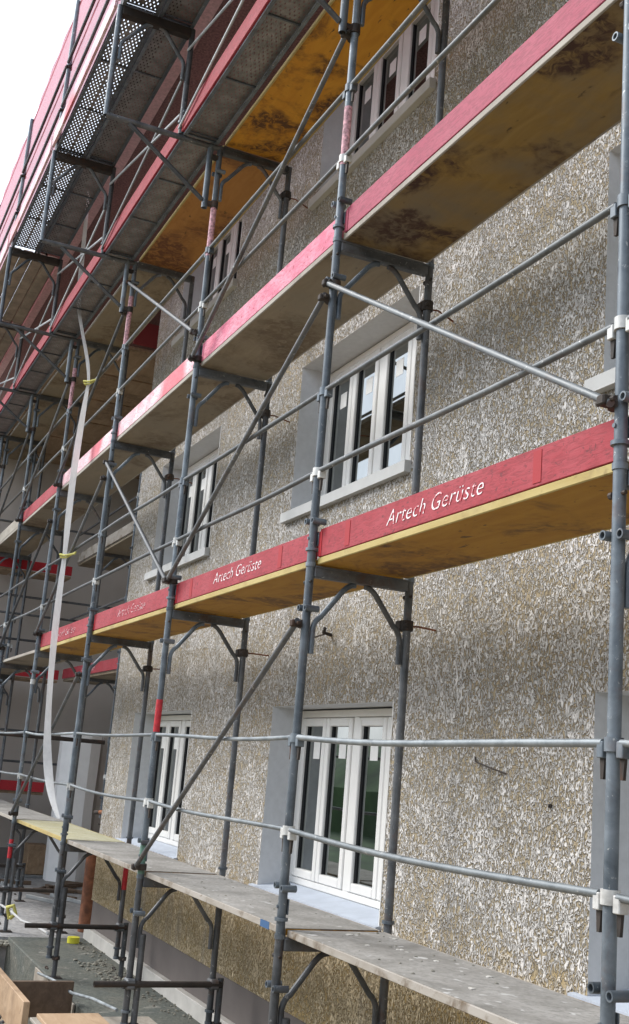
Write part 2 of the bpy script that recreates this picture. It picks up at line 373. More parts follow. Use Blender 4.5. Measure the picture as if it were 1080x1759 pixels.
pb = MB().box((-9, -6, -1.25), (XE+.01, WY+.045, -1.071), .005); hloc(pb.build('plinth_ledge', 'plinth_white'))
# eaves and roof
rf = MB().prism([(-9, .38, 7.80), (-9, -7, 12.2), (-9, -7, 12.0), (-9, -.02, 7.72)], (XE+31, 0, 0)); rf = hloc(rf.build('roof', 'roof_tile'))  # slope above the eaves is out of view, added to block light
def under(o, p): o.parent = p; o.matrix_parent_inverse = p.matrix_parent_inverse.copy() if p.parent else Matrix(); o.matrix_parent_inverse = Matrix.Identity(4); return o
so_ = MB().box((-9, -.92, 7.625), (XE, .045, 7.66), 0).box((XE, -3.2, 7.625), (XE+22, .045, 7.66), 0).build('soffit', 'soffit')
se = MB().box((-9, .172, 7.64), (XE+22, .34, 7.68), 0).build('eaves_board', 'soffit'); se.parent = rf
sg = MB().tube([(-9, .40, 7.70), (XE+22, .40, 7.70)], .06, 12).build('gutter', 'iron'); sg.parent = rf; so_.parent = rf
fa_ = MB().box((-9, .047, 7.59), (XE+22, .17, 7.639), .004).build('fascia', 'fascia'); fa_.parent = rf
tag(rf, 'roof edge with dark soffit and pale fascia board painted with pink net light')

def make_window(ci, ri, x0, x1, z0, z1):
    """white casement window of four lights set back in the grey reveal; local coordinates = world"""
    fy = WY-.245                                   # face of the frame
    win = MB()                                     # reveal lining
    rb = win.bm
    def q(*p): rb.faces.new([rb.verts.new(v) for v in p])
    q((x1, WY, z0), (x1, WY, z1), (x1, fy-.1, z1), (x1, fy-.1, z0)); q((x0, WY, z0), (x0, WY, z1), (x0, fy-.1, z1), (x0, fy-.1, z0))
    q((x0, WY, z1), (x1, WY, z1), (x1, fy-.1, z1), (x0, fy-.1, z1)); q((x0, WY, z0), (x1, WY, z0), (x1, fy-.1, z0), (x0, fy-.1, z0))
    q((x0, fy-.1, z0), (x1, fy-.1, z0), (x1, fy-.1, z1), (x0, fy-.1, z1))
    w_ = win.build('window', 'reveal', smooth=False); hloc(w_)
    f = MB(); f0, f1 = x0+.012, x1-.012; top, bot = z1-.012, z0+.045
    f.box((f0, fy-.07, bot), (f0+.055, fy, top), .004); f.box((f1-.055, fy-.07, bot), (f1, fy, top), .004)
    f.box((f0+.055, fy-.07, top-.055), (f1-.055, fy-.001, top), .004); f.box((f0+.055, fy-.07, bot), (f1-.055, fy-.001, bot+.05), .004)
    ix0, ix1 = f0+.055, f1-.055; mulx = (ix0+ix1)/2          # fixed mullion between the two pairs of casements
    f.box((mulx-.04, fy-.07, bot+.05), (mulx+.04, fy-.002, top-.055), .004)
    f.build('frame', 'frame_white', w_)
    m1_, m2_ = (ix0+mulx-.04)/2, (mulx+.04+ix1)/2
    for a, b2 in ((ix0, m1_), (m1_, mulx-.04), (mulx+.04, m2_), (m2_, ix1)):
        s = MB(); sw = .062; a += .004; b2 -= .004; y = fy+.008; zb, zt = bot+.054, top-.059
        s.box((a, fy-.06, zb), (a+sw, y, zt), .006); s.box((b2-sw, fy-.06, zb), (b2, y, zt), .006)
        s.box((a+sw, fy-.06, zt-sw), (b2-sw, y-.001, zt), .006); s.box((a+sw, fy-.06, zb), (b2-sw, y-.001, zb+sw), .006)
        so = s.build('sash', 'frame_white', w_)
        g = MB().box((a+sw, fy-.034, zb+sw), (b2-sw, fy-.028, zt-sw), 0); g.build('pane', 'glass', w_)
        for (p, r_) in (((a+sw, zb+sw), (a+sw+.006, zt-sw)), ((b2-sw-.006, zb+sw), (b2-sw, zt-sw))): MB().box((p[0], fy-.028, p[1]), (r_[0], fy-.012, r_[1])).build('gasket', 'gasket', w_)
        cx = (a+b2)/2+random.uniform(-.02, .02); zz = zt-sw-.10-random.uniform(0, .02)
        MB().box((cx-.058, fy-.0275, zz-.13), (cx+.058, fy-.0265, zz), 0).build('paper_sticker', 'paper', w_)
    if ri == 0:
        sb = MB().prism([(x0-.02, fy+.0, z0+.045), (x0-.02, WY+.035, z0+.005), (x0-.02, WY+.035, z0-.09), (x0-.02, fy, z0-.09)], (x1-x0+.12, 0, 0))
        sb.build('window_sill', 'sill_blue', w_)
    else:
        sb = MB().prism([(x0-.03, fy, z0+.05), (x0-.03, WY+.05, z0+.035), (x0-.03, WY+.05, z0-.045), (x0-.03, fy, z0-.045)], (x1-x0+.12, 0, 0))
        sb.build('window_sill', 'sill_grey', w_)
    bead = MB(); bead.box((x0-.006, WY-.01, z0), (x0+.002, WY+.004, z1)); bead.build('corner_bead', 'frame_white', w_)
for ci, c in enumerate(cols):
    for ri, r in enumerate(rows): make_window(ci, ri, c[0], c[1], r[0], r[1])
# wire hooks and drill holes left in the facade
hk = MB().tube([(4.72, WY-.01, 1.835), (4.62, WY+.05, 1.82), (4.45, WY+.06, 1.825), (4.36, WY+.055, 1.83)], .006, 8).tube([(4.36, WY-.01, 1.83), (4.34, WY+.07, 1.84), (4.31, WY+.075, 1.87)], .013, 8)
tag(hk.build('wall_hook', 'iron'), 'rusty wire hook sticking out of the roughcast above the lower casement window', 'hook')
hw = MB().tube([(2.35, WY-.01, 1.02), (2.3, WY+.02, .985), (2.1, WY+.03, .95), (2.02, WY+.0, .93)], .005, 6)
tag(hw.build('loose_wire', 'iron'), 'thin loose wire lying on the roughcast under the upper walkway rail', 'wire')
db = MB().tube([(1.62, WY-.02, .79), (1.62, WY+.012, .79)], .011, 10, wall=.6)
tag(db.build('anchor_hole', 'iron'), 'small dark anchor plug in the roughcast between the two near lower windows', 'wall anchor')

# ------------------------------------------------------------------ second wing behind (smooth render)
far = thing('rear_wing', (17.8, 0, -1.2), 'smooth beige rendered wing standing across the end of the yard', 'building')
fwb = MB().box((17.8, -3, -.86), (18.2, 2.6, 6.15), 0).box((10.4, -3.3, -.86), (17.8, -2.85, 7.6), 0)
o = fwb.build('wall', 'smooth_wall'); o.parent = far; o.matrix_parent_inverse = far.matrix_world.inverted()
def keep(o, p, loc): o.parent = p; o.matrix_parent_inverse = Matrix.Translation(-Vector(loc)); return o
keep(o, far, (17.8, 0, -1.2))
keep(MB().box((17.78, -3, -1.3), (18.2, 2.6, -.861), 0).box((10.4, -3.3, -1.3), (17.78, -2.83, -.861), 0).build('plinth', 'smooth_wall_base'), far, (17.8, 0, -1.2))

# ------------------------------------------------------------------ scaffold kit
def knee(mb, H, w=W, y0=0, s=1):
    """bent brace from an upright up to the transom"""
    pts = [(0, y0-s*.044, H-.50), (0, y0-s*.044, H-.37)]
    for k in range(1, 6):
        a = k/5*math.pi/2*.62; pts.append((0, y0-s*(.044+.10*(1-math.cos(a))+.0), H-.37+.10*math.sin(a)))
    pts += [(0, y0-s*.19, H-.155)]
    for k in range(1, 5): f = k/4; pts.append((0, y0-s*(.19+.10*f), H-.155+.075*(1-(1-f)**2)))
    mb.tube(pts, .0165, 10)
def lugs(root, z, y=0, mat='galv'):
    for sx in (-1, 1): MB().tube([(sx*.047, y+.034, z+sx*.004), (sx*.047, y-.05, z+sx*.004)], .0185, 12, wall=.68).build('guard_rail_lug', mat, root)
def make_frame(H, rails=True, pole='galv', name='scaffold_upright', w=W, base=False):
    root = thing(name, (0, 0, 0), 'x', 'scaffold frame')
    for y in (0, -w):
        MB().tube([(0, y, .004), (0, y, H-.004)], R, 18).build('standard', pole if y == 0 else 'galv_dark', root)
        MB().tube([(0, y, .078), (0, y, .094)], .036, 18).build('joint_collar', 'galv', root); MB().tube([(0, y, -.012), (0, y, .012)], .029, 18).build('joint_collar', 'galv', root)
        pn = MB().tube([(-.04, y+.004, -.10), (.04, y+.004, -.10)], .008, 8).tube([(.028, y+.004, -.10), (.046, y+.004, -.10)], .014, 8); pn.build('locking_pin', 'iron', root)
    t = MB(); t.box((-.026, -w+.02, H-.072), (.026, -.02, H-.004), .006).box((-.034, -w+.02, H-.016), (.034, -.02, H-.0055), .002); t.build('transom', 'galv_dark', root)
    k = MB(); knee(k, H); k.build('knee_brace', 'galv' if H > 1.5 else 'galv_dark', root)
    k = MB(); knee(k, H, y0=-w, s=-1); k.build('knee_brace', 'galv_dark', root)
    if H > 1.5: lugs(root, .25); lugs(root, H-.25)
    else: lugs(root, H-.25)
    if rails:
        for z, mt in ((.545, 'clamp_white'), (1.035, 'galv')):
            c = MB().tube([(0, 0, z-.028), (0, 0, z+.02)], .033, 16)
            for sx in (-1, 1):
                c.box((sx*.052-.017, -.022, z-.05), (sx*.052+.017, .02, z+.006), .003)
            c = c.build('rail_clamp', mt, root)
            for sx in (-1, 1): MB().prism([(sx*.052-.013, -.006, z-.045), (sx*.052+.013, -.006, z-.045), (sx*.052+.008, -.006, z-.12), (sx*.052-.006, -.006, z-.12)], (0, .012, 0)).build('wedge', 'iron', c)
        p = MB().box((-.022, -.031, .11), (.03, -.0245, .19), .002).tube([(.004, -.02, .15), (.004, .03, .15)], .009, 8); p.build('toe_board_pin', 'galv', root)
    return root
def place(root, x, y, z, label, group, first):
    o = root if first else dup(root)
    o.location = (x, y, z); o['label'] = label; o['group'] = group
    return o
FR = {}
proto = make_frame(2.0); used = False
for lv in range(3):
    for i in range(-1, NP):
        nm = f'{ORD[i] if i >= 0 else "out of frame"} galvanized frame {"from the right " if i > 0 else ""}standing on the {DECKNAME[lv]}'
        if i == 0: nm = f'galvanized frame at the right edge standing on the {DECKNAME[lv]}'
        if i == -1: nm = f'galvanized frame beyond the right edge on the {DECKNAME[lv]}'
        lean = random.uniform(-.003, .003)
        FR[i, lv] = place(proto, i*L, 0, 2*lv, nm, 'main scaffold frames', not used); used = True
basep = make_frame(1.02, rails=False, pole='galv_dark', name='base_support'); used = False
for i in range(-1, NP):
    nm = 'short base frame under the low dusty walkway, ' + ('at the right edge' if i == 0 else 'beyond the right edge' if i < 0 else f'{ORD[i]} from the right')
    o = place(basep, i*L, 0, -1.02, nm, 'base frames under the walkway', not used); used = True; FR[i, -1] = o

# decks
def make_deck(mats, name='deck_board', length=L-.05, y0=-.612, y1=-.03):
    root = thing(name, (0, 0, 0), 'x', 'deck board')
    MB().box((.028, y0+.014, 0), (length+.022, y1-.014, .032), .002).build('panel', mats[0], root)
    MB().box((.026, y1-.0138, -.001), (length+.024, y1, .036), .003).build('edge_strip', mats[1], root); MB().box((.026, y0, -.001), (length+.024, y0+.0138, .036), .003).build('edge_strip', mats[1], root)
    MB().box((.03, y0+.016, .0322), (length+.02, y1-.016, .036), .0).build('walking_surface', mats[2], root)
    return root
DM = {0: [('ply_yellow', 'edge_dirty', 'deck_dust')]*3+[('ply_yellow', 'edge_yellow', 'deck_pale')]+[('ply_wood', 'edge_grey', 'deck_dust')]*4,
      1: [('ply_yellow', 'edge_yellow', 'deck_dust')]*4+[('ply_brown', 'edge_grey', 'deck_dust')]*4,
      2: [('ply_olive', 'edge_grey', 'deck_ply')]+[('ply_brown', 'edge_grey', 'deck_ply')]*7,
      3: [('ply_orange', 'edge_yellow', 'deck_dust')]*2+[('ply_red', 'edge_yellow', 'deck_dust')]+[('ply_brown', 'edge_grey', 'deck_dust')]*5}
DLOOK = {0: 'dusty walk board', 1: 'yellow plywood deck board', 2: 'weathered plywood deck board', 3: 'stained plywood deck board'}
dp = {}
for lv in range(4):
    for i in range(-2, NP-1):
        ms = DM[lv][max(i, 0)]
        if ms in dp: o = dup(dp[ms])
        else: o = dp[ms] = make_deck(ms)
        o.location = (i*L, 0, 2*lv+random.uniform(0, .004))
        if lv == 0 and i == 1: o.rotation_euler = (0, 0, 0)
        nm = f'{DLOOK[lv]} of the {DECKNAME[lv]}, ' + ('in the nearest bay' if i == 0 else 'beyond the right edge' if i < 0 else f'{ORD[i]} bay from the right')
        if i == -2: nm = f'{DLOOK[lv]} of the {DECKNAME[lv]}, far beyond the right edge'
        tag(o, nm, 'deck board', f'plywood decks of the {DECKNAME[lv]}')
# toe boards with stencilled lettering
def text_part(s, parent, xr, z, size_w, h, mat, y):
    cu = bpy.data.curves.new('lettering', 'FONT'); cu.body = s; cu.size = .1; cu.extrude = .0006; cu.shear = .32; cu.offset = -.0012; cu.space_character = 1.06
    to = bpy.data.objects.new('lettering_tmp', cu); COL.objects.link(to)
    bpy.context.view_layer.update()
    me = bpy.data.meshes.new_from_object(to.evaluated_get(bpy.context.evaluated_depsgraph_get()))
    bpy.data.objects.remove(to); bpy.data.curves.remove(cu)
    mn = min(v.co.x for v in me.vertices); mxx = max(v.co.x for v in me.vertices); mh = max(v.co.y for v in me.vertices)
    for v in me.vertices:
        x = (v.co.x-mn)/(mxx-mn)*size_w; yy = v.co.y/mh*h; v.co = Vector((xr-x, y+v.co.z, z+yy))
    me.materials.append(M[mat]); o = bpy.data.objects.new('lettering', me); COL.objects.link(o); o.parent = parent
    return o
TM = {1: ['red']*8, 2: ['pink', 'pink_worn', 'pink_pale', 'pink_pale', 'red', 'edge_grey', 'edge_grey', 'edge_grey']}
TL = {1: 'red toe board', 2: 'pink toe board'}
def toe(x, y, z, ln, mat, label, cat_group, h=.15):
    root = thing('toe_board', (x, y, z), label, 'toe board', cat_group)
    MB().box((.034, -.029, .042), (ln-.034, -.003, .055+h), .003).build('board', mat, root)
    for xx in (.05, ln-.05): MB().box((xx-.018, -.0022, .045), (xx+.018, .0005, .04+h), .0).build('end_band', 'red_deep' if mat in ('red', 'red_deep') else mat, root)
    return root
for lv in (1, 2):
    for i in range(-2, NP-1):
        if lv == 1 and i >= 4: continue
        mt = TM[lv][max(i, 0)]
        look = {'red': 'red', 'pink': 'bright pink', 'pink_pale': 'pale flaking pink', 'pink_worn': 'worn pink', 'edge_grey': 'unpainted grey'}[mt]
        where = 'in the nearest bay' if i == 0 else 'beyond the right edge' if i == -1 else 'far beyond the right edge' if i < 0 else f'{ORD[i]} bay from the right'
        wr = ' with stencilled words' if lv == 1 and i in (0, 1, 2, 3) else ''
        o = toe(i*L, -.026, 2*lv, L, mt, f'{look} toe board{wr} on the {DECKNAME[lv]}, {where}', f'toe boards of the {DECKNAME[lv]}')
        if lv == 1 and i == 0: text_part('Artech Gerüste', o, 1.845, .088, .90, .078, 'letter', -.0008)
        if lv == 1 and i == 1: text_part('Artech Gerüste', o, 4.485-L, .095, .92, .076, 'letter', -.0008)
        if lv == 1 and i in (2, 3): text_part('Artech Gerüste', o, 1.75, .09, .92, .078, 'letter_worn', -.0008)
        if lv == 1 and i in (0, 1):
            for xx in (.55, 2.3): MB().box((xx-.028, -.0026, .056), (xx+.028, -.0005, .191), 0).build('paint_stripe', 'red_stripe', o)
# guard rails
rp = {}
for lv in range(3):
    for z, hn in ((.545, 'lower'), (1.035, 'upper')):
        for i in range(-2, NP-1):
            mb = MB(); n = 10; sag = random.uniform(.004, .014); bend = random.uniform(-.012, .012)
            if lv == 0: sag *= 1.8
            pts = [(.048+(L-.096)*k/n, .01*math.sin(3*k/n), -sag*math.sin(math.pi*k/n)+bend*math.sin(2*math.pi*k/n)*.5) for k in range(n+1)]
            mb.tube(pts, (.0132 if lv == 0 and i else .0152), 12)
            where = 'in the nearest bay' if i == 0 else 'beyond the right edge' if i == -1 else 'far beyond the right edge' if i < 0 else f'{ORD[i]} bay from the right'
            o = mb.build('guard_rail', 'rail' if lv == 0 else 'rail_dark'); o.location = (i*L, .006, 2*lv+z)
            tag(o, f'{hn} grey guard rail above the {DECKNAME[lv]}, {where}', 'guard rail', 'tubular guard rails')
# diagonal braces
def coupler(mb, p):
    x, y, z = p
    mb.tube([(x, y-.05, z-.022), (x, y-.05, z+.022)], .035, 14); mb.box((x-.022, y-.03, z-.02), (x+.022, y+.03, z+.02), .006); mb.tube([(x-.05, y, z), (x+.05, y, z)], .01, 8)
def brace(x0, z0, x1, z1, label, y=.052, r=.0172, mat='galv'):
    root = thing('diagonal_brace', (0, 0, 0), label, 'brace', 'diagonal scaffold braces')
    d = Vector((x1-x0, 0, z1-z0)).normalized()*.03
    MB().tube([(x0-d.x, y, z0-d.z), (x1+d.x, y, z1+d.z)], r, 14).build('tube', mat, root)
    c = MB(); coupler(c, (x0, y, z0)); c.build('coupler', 'iron', root); c = MB(); coupler(c, (x1, y, z1)); c.build('coupler', 'iron', root)
BR = [(1, 0, 'n', 1.66, .07), (3, 0, 'n', 1.60, .1), (5, 0, 'n', 1.6, .1), (0, 1, 'f', 1.70, .24), (1, 1, 'n', 1.62, .22), (2, 1, 'f', 1.76, .22), (3, 1, 'n', 1.6, .2),
      (4, 1, 'n', 1.6, .2), (5, 1, 'f', 1.6, .2), (1, 2, 'n', 1.41, .06), (2, 2, 'f', 1.74, .3), (3, 2, 'n', 1.41, .06), (4, 2, 'n', 1.41, .06), (5, 2, 'n', 1.41, .06)]
for bay, lv, d, zh, zl in BR:
    xn, xf = bay*L+.02, (bay+1)*L-.02
    a, b2 = (zh, zl) if d == 'n' else (zl, zh)
    brace(xn, 2*lv+a, xf, 2*lv+b2, f'grey diagonal tube above the {DECKNAME[lv]}, ' + (f'{ORD[bay]} bay from the right' if bay else 'in the nearest bay') + (', leaning near' if d == 'n' else ', leaning away'), mat='rail_dark' if bay == 0 else 'galv_dark', r=.0158 if bay == 0 else .0172)
# wall ties
for i, lv in ((1, 0), (2, 0), (0, 0), (3, 0), (1, 1), (2, 1), (3, 1), (2, 2)):
    root = thing('wall_tie', (i*L, -W, 2*lv+1.73), f'rusty wall tie clamped to the {ORD[i] if i else "right edge"} inner pole above the {DECKNAME[lv]}', 'wall tie', 'wall ties')
    MB().tube([(.05, .04, 0), (.04, -.1, .01), (.16, -.29, .02)], .006, 8).build('anchor_rod', 'rust_post', root)
    c = MB().tube([(0, 0, -.03), (0, 0, .03)], .037, 12).box((.0, -.045, -.03), (.07, .045, .03), .008).tube([(-.06, .02, 0), (.08, .02, 0)], .013, 8); c.build('clamp', 'iron', root)
# paint marks and tape on the uprights (parts of their frames)
def band(i, lv, z0, z1, mat, y=0, r=R+.0012):
    x = MB().tube([(0, y, z0), (0, y, z1)], r, 18).build('paint_band', mat, FR[i, lv])
band(2, 0, 1.02, 1.30, 'red_paint'); band(2, 0, .02, .26, 'green_paint'); band(2, 2, .98, 1.44, 'pink_flake'); band(3, 2, 1.02, 1.6, 'pink_flake'); band(4, 2, 1.0, 1.6, 'pink_flake')
band(4, -1, .62, .83, 'red_paint'); band(4, 0, 1.60, 1.66, 'clamp_white', r=.031); band(5, 0, .9, 1.6, 'pink_flake'); band(1, 2, .5, .9, 'pink_flake')
band(3, -1, .62, .98, 'red_paint', -W)

# ------------------------------------------------------------------ brackets carrying the roof-level scaffold
XO, XI = 1.0, .36
def make_console():
    root = thing('cantilever_bracket', (0, 0, 0), 'x', 'bracket')
    MB().tube([(0, .085, -.60), (0, .085, -.02)], .026, 16, wall=.8).build('stub_post', 'galv', root)
    c = MB().box((-.02, .0, -.57), (.02, .085, -.53), .004).tube([(0, 0, -.58), (0, 0, -.52)], .034, 14); c.build('clamp', 'iron', root); MB().box((-.02, 0, -.14), (.02, .085, -.1), .004).build('spacer', 'iron', root)
    MB().tube([(0, -.02, -.025), (0, XO, -.025)], .0242, 16, wall=.8).build('outrigger', 'galv_dark', root)
    MB().tube([(0, .11, -.53), (0, .80, -.04)], .019, 12).build('strut', 'galv_dark', root)
    return root
def make_upper():
    root = thing('hung_scaffold', (0, 0, 0), 'x', 'scaffold frame')
    H = 1.0
    MB().tube([(0, XO, -.03), (0, XO, H)], R, 18, wall=.8).build('standard', 'galv', root)
    MB().tube([(0, XI, .0), (0, XI, H)], R, 18).build('standard', 'galv_dark', root)
    MB().box((-.035, XI+.02, H-.09), (.035, XO-.02, H-.005), .006).build('transom', 'iron', root)
    k = MB(); knee(k, H, y0=XO, s=1); k.build('knee_brace', 'galv', root); k = MB(); knee(k, H, y0=XI, s=-1); k.build('knee_brace', 'galv_dark', root)
    c = MB().tube([(0, XI, .10), (0, XI, .118)], .034, 14).tube([(-.05, XI+.0, .2), (.06, XI, .2)], .012, 8); c.build('joint_collar', 'galv', root)
    return root
def make_post():
    root = thing('net_post', (0, 0, 0), 'x', 'scaffold post')
    MB().tube([(0, XO-.02, 0), (0, XO-.02, 1.82)], R, 18).build('standard', 'galv', root)
    for z in (.1, .46, .98): MB().tube([(0, XO-.02, z), (0, XO-.02, z+.03)], .036, 14).tube([(-.05, XO+.01, z+.01), (.05, XO+.01, z+.01)], .009, 8).build('rail_clamp', 'iron', root)
    return root
cp, up_, pp = make_console(), make_upper(), make_post()
for i in range(0, NP):
    w_ = ORD[i] + ' from the right' if i else 'above the right edge'
    place(cp, i*L, 0, 6.0, f'steel outrigger bracket holding the roof-level scaffold, {w_}', 'outrigger brackets', i == 0)
    place(up_, i*L, 0, 6.0, f'short dark frame hung out on its bracket under the roof-level deck, {w_}', 'roof-level frames', i == 0)
    place(pp, i*L, 0, 7.0, f'grey post above the roof-level deck against the red net, {w_}', 'posts along the red net', i == 0)
# steel planks
def make_steel(bars=True):
    root = thing('steel_plank', (0, 0, 0), 'x', 'deck plank')
    h = L-.012
    b = MB(); v = [b.bm.verts.new(p) for p in ((-h/2, -.148, .03), (h/2, -.148, .03), (h/2, .148, .03), (-h/2, .148, .03))]; b.bm.faces.new(v)
    b.build('perforated_sheet', 'perforated', root, smooth=False)
    for sg_ in (-1, 1): MB().box((-h/2, sg_*.1485, -.03), (h/2, sg_*.155, .034), .001).box((-h/2, sg_*.1488, -.029), (h/2, sg_*.125, -.024), 0).build('side_rail', 'galv', root)
    for k in range(4): x = -h/2+.02+(h-.04)*k/3; MB().box((x-.007, -.148, .016), (x+.007, .148, .028), 0).build('cross_rib', 'galv', root)
    return root
sp_ = make_steel(); first = True
for i in range(0, NP-1):
    w_ = f'{ORD[i]} bay from the right' if i else 'in the nearest bay'
    place(sp_, i*L+L/2, .185, 6.02, f'grey perforated steel plank outside the topmost bracket deck, {w_}', 'perforated planks of the bracket deck', first); first = False
    root = toe(i*L, .362, 5.965, L, 'red', f'red toe board on the perforated bracket plank, {w_}', 'red toe boards of the bracket deck')
for i in range(0, 4):
    w_ = f'{ORD[i]} bay from the right' if i else 'in the nearest bay'
    place(sp_, i*L+L/2, .52, 7.02, f'inner perforated plank of the roof-level deck, {w_}', 'perforated planks of the roof-level deck', False)
    place(sp_, i*L+L/2, .84, 7.02, f'outer perforated plank of the roof-level deck lit from behind, {w_}', 'perforated planks of the roof-level deck', False)
for i in range(4, NP-1):                            # profiled timber-brown planks farther away
    for k in range(4):
        b = MB().box((i*L+.03, .385+k*.155, 7.0), ((i+1)*L-.03, .385+k*.155+.153, 7.045), .022)
        tag(b.build('timber_plank', 'rib_wood'), f'brown timber plank of the roof-level deck, {ORD[i]} bay, {ORD[k] if k else "innermost"} from the facade side', 'deck plank', 'timber planks of the roof-level deck')
for i in range(0, NP-1):
    w_ = f'{ORD[i]} bay from the right' if i else 'in the nearest bay'
    toe(i*L, 1.045, 6.97, L, 'pink_pale', f'pale red toe board at the foot of the net, {w_}', 'toe boards at the net')
    for z, nmz in ((7.5, 'lower'), (8.03, 'upper')):
        o = MB().tube([(.05, 1.0, 0), (L/2, 1.0, -.012), (L-.05, 1.0, 0)], .017, 10).build('net_rail', 'galv_dark'); o.location = (i*L, 0, z)
        tag(o, f'{nmz} dark rail behind the red net, {w_}', 'guard rail', 'rails behind the red net')
    # crossing thin ties between the hung frames
    for za, zb, nmx in ((.58, .05, 'falling'), (.18, .80, 'climbing')):
        o = MB().tube([(0, XI+.02, za), (L, XI+.02, zb)], .0115, 8).build('tie_rod', 'galv_light'); o.location = (i*L, 0, 6.0)
        tag(o, f'thin tie rod {nmx} away from the camera between hung frames, {w_}', 'tie rod', 'thin crossing tie rods')
# the red debris net
nb = MB(); nx, nz = 150, 14; NX0, NX1 = .3, 7*L+1
gv = []
for i in range(nx+1):
    x = NX0+(NX1-NX0)*i/nx; col = []
    for j in range(nz+1):
        z = 7.12+(1.71)*j/nz
        ph = math.pi*((x/L) % 1.0); bow = .035*math.sin(ph)*math.sin(math.pi*((z-7.06)/.5 % 1.0))
        sag = -.012*math.sin(ph) if j == nz else 0
        col.append(nb.bm.verts.new((x, .958+bow*.5+.006*math.sin(x*9+z*4), z+sag)))
    gv.append(col)
for a, b2 in zip(gv, gv[1:]):
    for j in range(nz): nb.bm.faces.new((a[j], b2[j], b2[j+1], a[j+1]))
net = tag(nb.build('debris_net', 'net'), 'translucent red debris net stretched along the roof-level scaffold against the sky', 'net')

for z in (7.50, 8.03, 8.80):
    q = MB(); q.box((NX0, .952, z-.02), (NX1, .956, z+.02), 0); q.build('seam', 'net_seam', net)
# ------------------------------------------------------------------ base tubes, spare uprights
for i in range(0, 6):
    x = i*L
    w_ = f'{ORD[i]} from the right' if i else 'at the right edge'
    root = thing('ledger_tube', (x, 0, -.74), f'dark horizontal tube clamped across the base uprights, {w_}', 'ledger tube', 'ledger tubes near the ground')
    MB().tube([(-.055, .27, 0), (-.055, -.70, 0)], .0225, 14, wall=.8).build('tube', 'iron', root)
    for y in (0, -W): MB().box((-.075, y-.035, -.035), (.03, y+.035, .035), .01).tube([(-.02, y+.05, -.03), (.05, y-.06, -.03)], .012, 8).build('coupler', 'galv_dark', root)
    for y, nm2 in ((-.06, 'outer'), (-W-.055, 'inner')):
        root = thing('base_upright', (x-.03, y, -1.2), f'short adjustable {nm2} foot tube under the walkway, {w_}', 'base upright', 'foot tubes on the pavement')
        MB().tube([(0, 0, 0), (0, 0, .80 if y > -.3 else .5)], .0235, 14).build('tube', 'galv_dark', root)
        MB().box((-.07, -.07, 0), (.07, .07, .008), .002).build('foot_plate', 'iron', root)
        MB().tube([(0, 0, .16), (0, 0, .19)], .038, 10).box((-.07, -.012, .165), (.07, .012, .185), .004).build('jack_nut', 'iron', root)
for n_, (a, b2, lb) in enumerate((((10.69, .05, -.90), (7.98, .06, -.80), 'light loose rail tube hanging low between two base uprights'),
                                 ((8.24, .05, -1.19), (5.42, .06, -.93), 'bent grey rail tube running from the pavement edge up to a base upright'))):
    mid = [(a[k]+b2[k])/2 for k in range(3)]; mid[2] -= .03
    tag(MB().tube([a, [(a[k]*.75+b2[k]*.25) for k in range(3)], mid, [(a[k]*.25+b2[k]*.75) for k in range(3)], b2], .0125, 10).build('loose_tube', 'conduit' if n_ == 0 else 'rail'), lb, 'tube')

# ------------------------------------------------------------------ wing scaffold across the yard end, and the scaffold in the recess
fp = proto
for n_, (y, sg) in enumerate(((2.2, 0), (-.55, 0))):
    for lv in range(3):
        o = dup(fp); o.location = (16.55, y, .02+2*lv-.05); o.rotation_euler = (0, 0, math.pi/2)
        tag(o, f'distant frame of the cross scaffold, {["left","right"][n_]} one on level {["one","two","three"][lv]} from below', 'scaffold frame', 'frames of the cross scaffold')
for n_, x in enumerate((12.7, 14.75)):
    for lv in range(3):
        o = dup(fp); o.location = (x, -1.5, .02+2*lv); o.rotation_euler = (0, 0, 0)
        tag(o, f'{["nearest","rear"][n_]} frame in the recess behind the facade corner, level {["one","two","three"][lv]} from below', 'scaffold frame', 'frames in the recess')
for lv in range(3):
    z = 2*lv
    lvn = ['lowest', 'middle', 'top'][lv]
    for n_, (y0, y1) in enumerate(((-1.45, -.5), (-.45, 2.2))):
        if lv == 2 and n_ == 1: pass
        zz = z + (.10 if lv == 0 else -.03 if lv == 1 else -.23)
        o = MB().box((16.58, y0, zz), (17.2, y1, zz+.04), .003).build('deck_board', 'ply_wood'); tag(o, f'{lvn} plank deck of the cross scaffold, {["right","left"][n_]} bay', 'deck board', 'decks of the cross scaffold')
        o = MB().box((16.545, y0, zz+.05), (16.572, y1, zz+.21), .003).build('toe_board', 'red_deep'); tag(o, f'deep red toe board on the {lvn} deck of the cross scaffold, {["right","left"][n_]} bay', 'toe board', 'toe boards of the cross scaffold')
    for n_, (x0, x1) in enumerate(((10.75, 12.66), (12.75, 16.5))):
        if lv == 0: continue
        o = MB().box((x0, -2.1, z-.0), (x1, -1.53, z+.04), .003).build('deck_board', 'ply_brown' if lv else 'deck_dust'); tag(o, f'{lvn} deck board in the recess, {["near","far"][n_]} bay', 'deck board', 'decks in the recess')
        root = toe(x0, -1.5, z, x1-x0, 'red' if lv == 1 else 'edge_dirty', f'{"red" if lv == 1 else "grey"} toe board in the recess on the {lvn} deck, {["near","far"][n_]} bay', 'toe boards in the recess')
        if lv == 1 and n_ == 1: text_part('Artech Gerüste', root, 2.35, .09, .92, .078, 'letter_worn', -.0008)
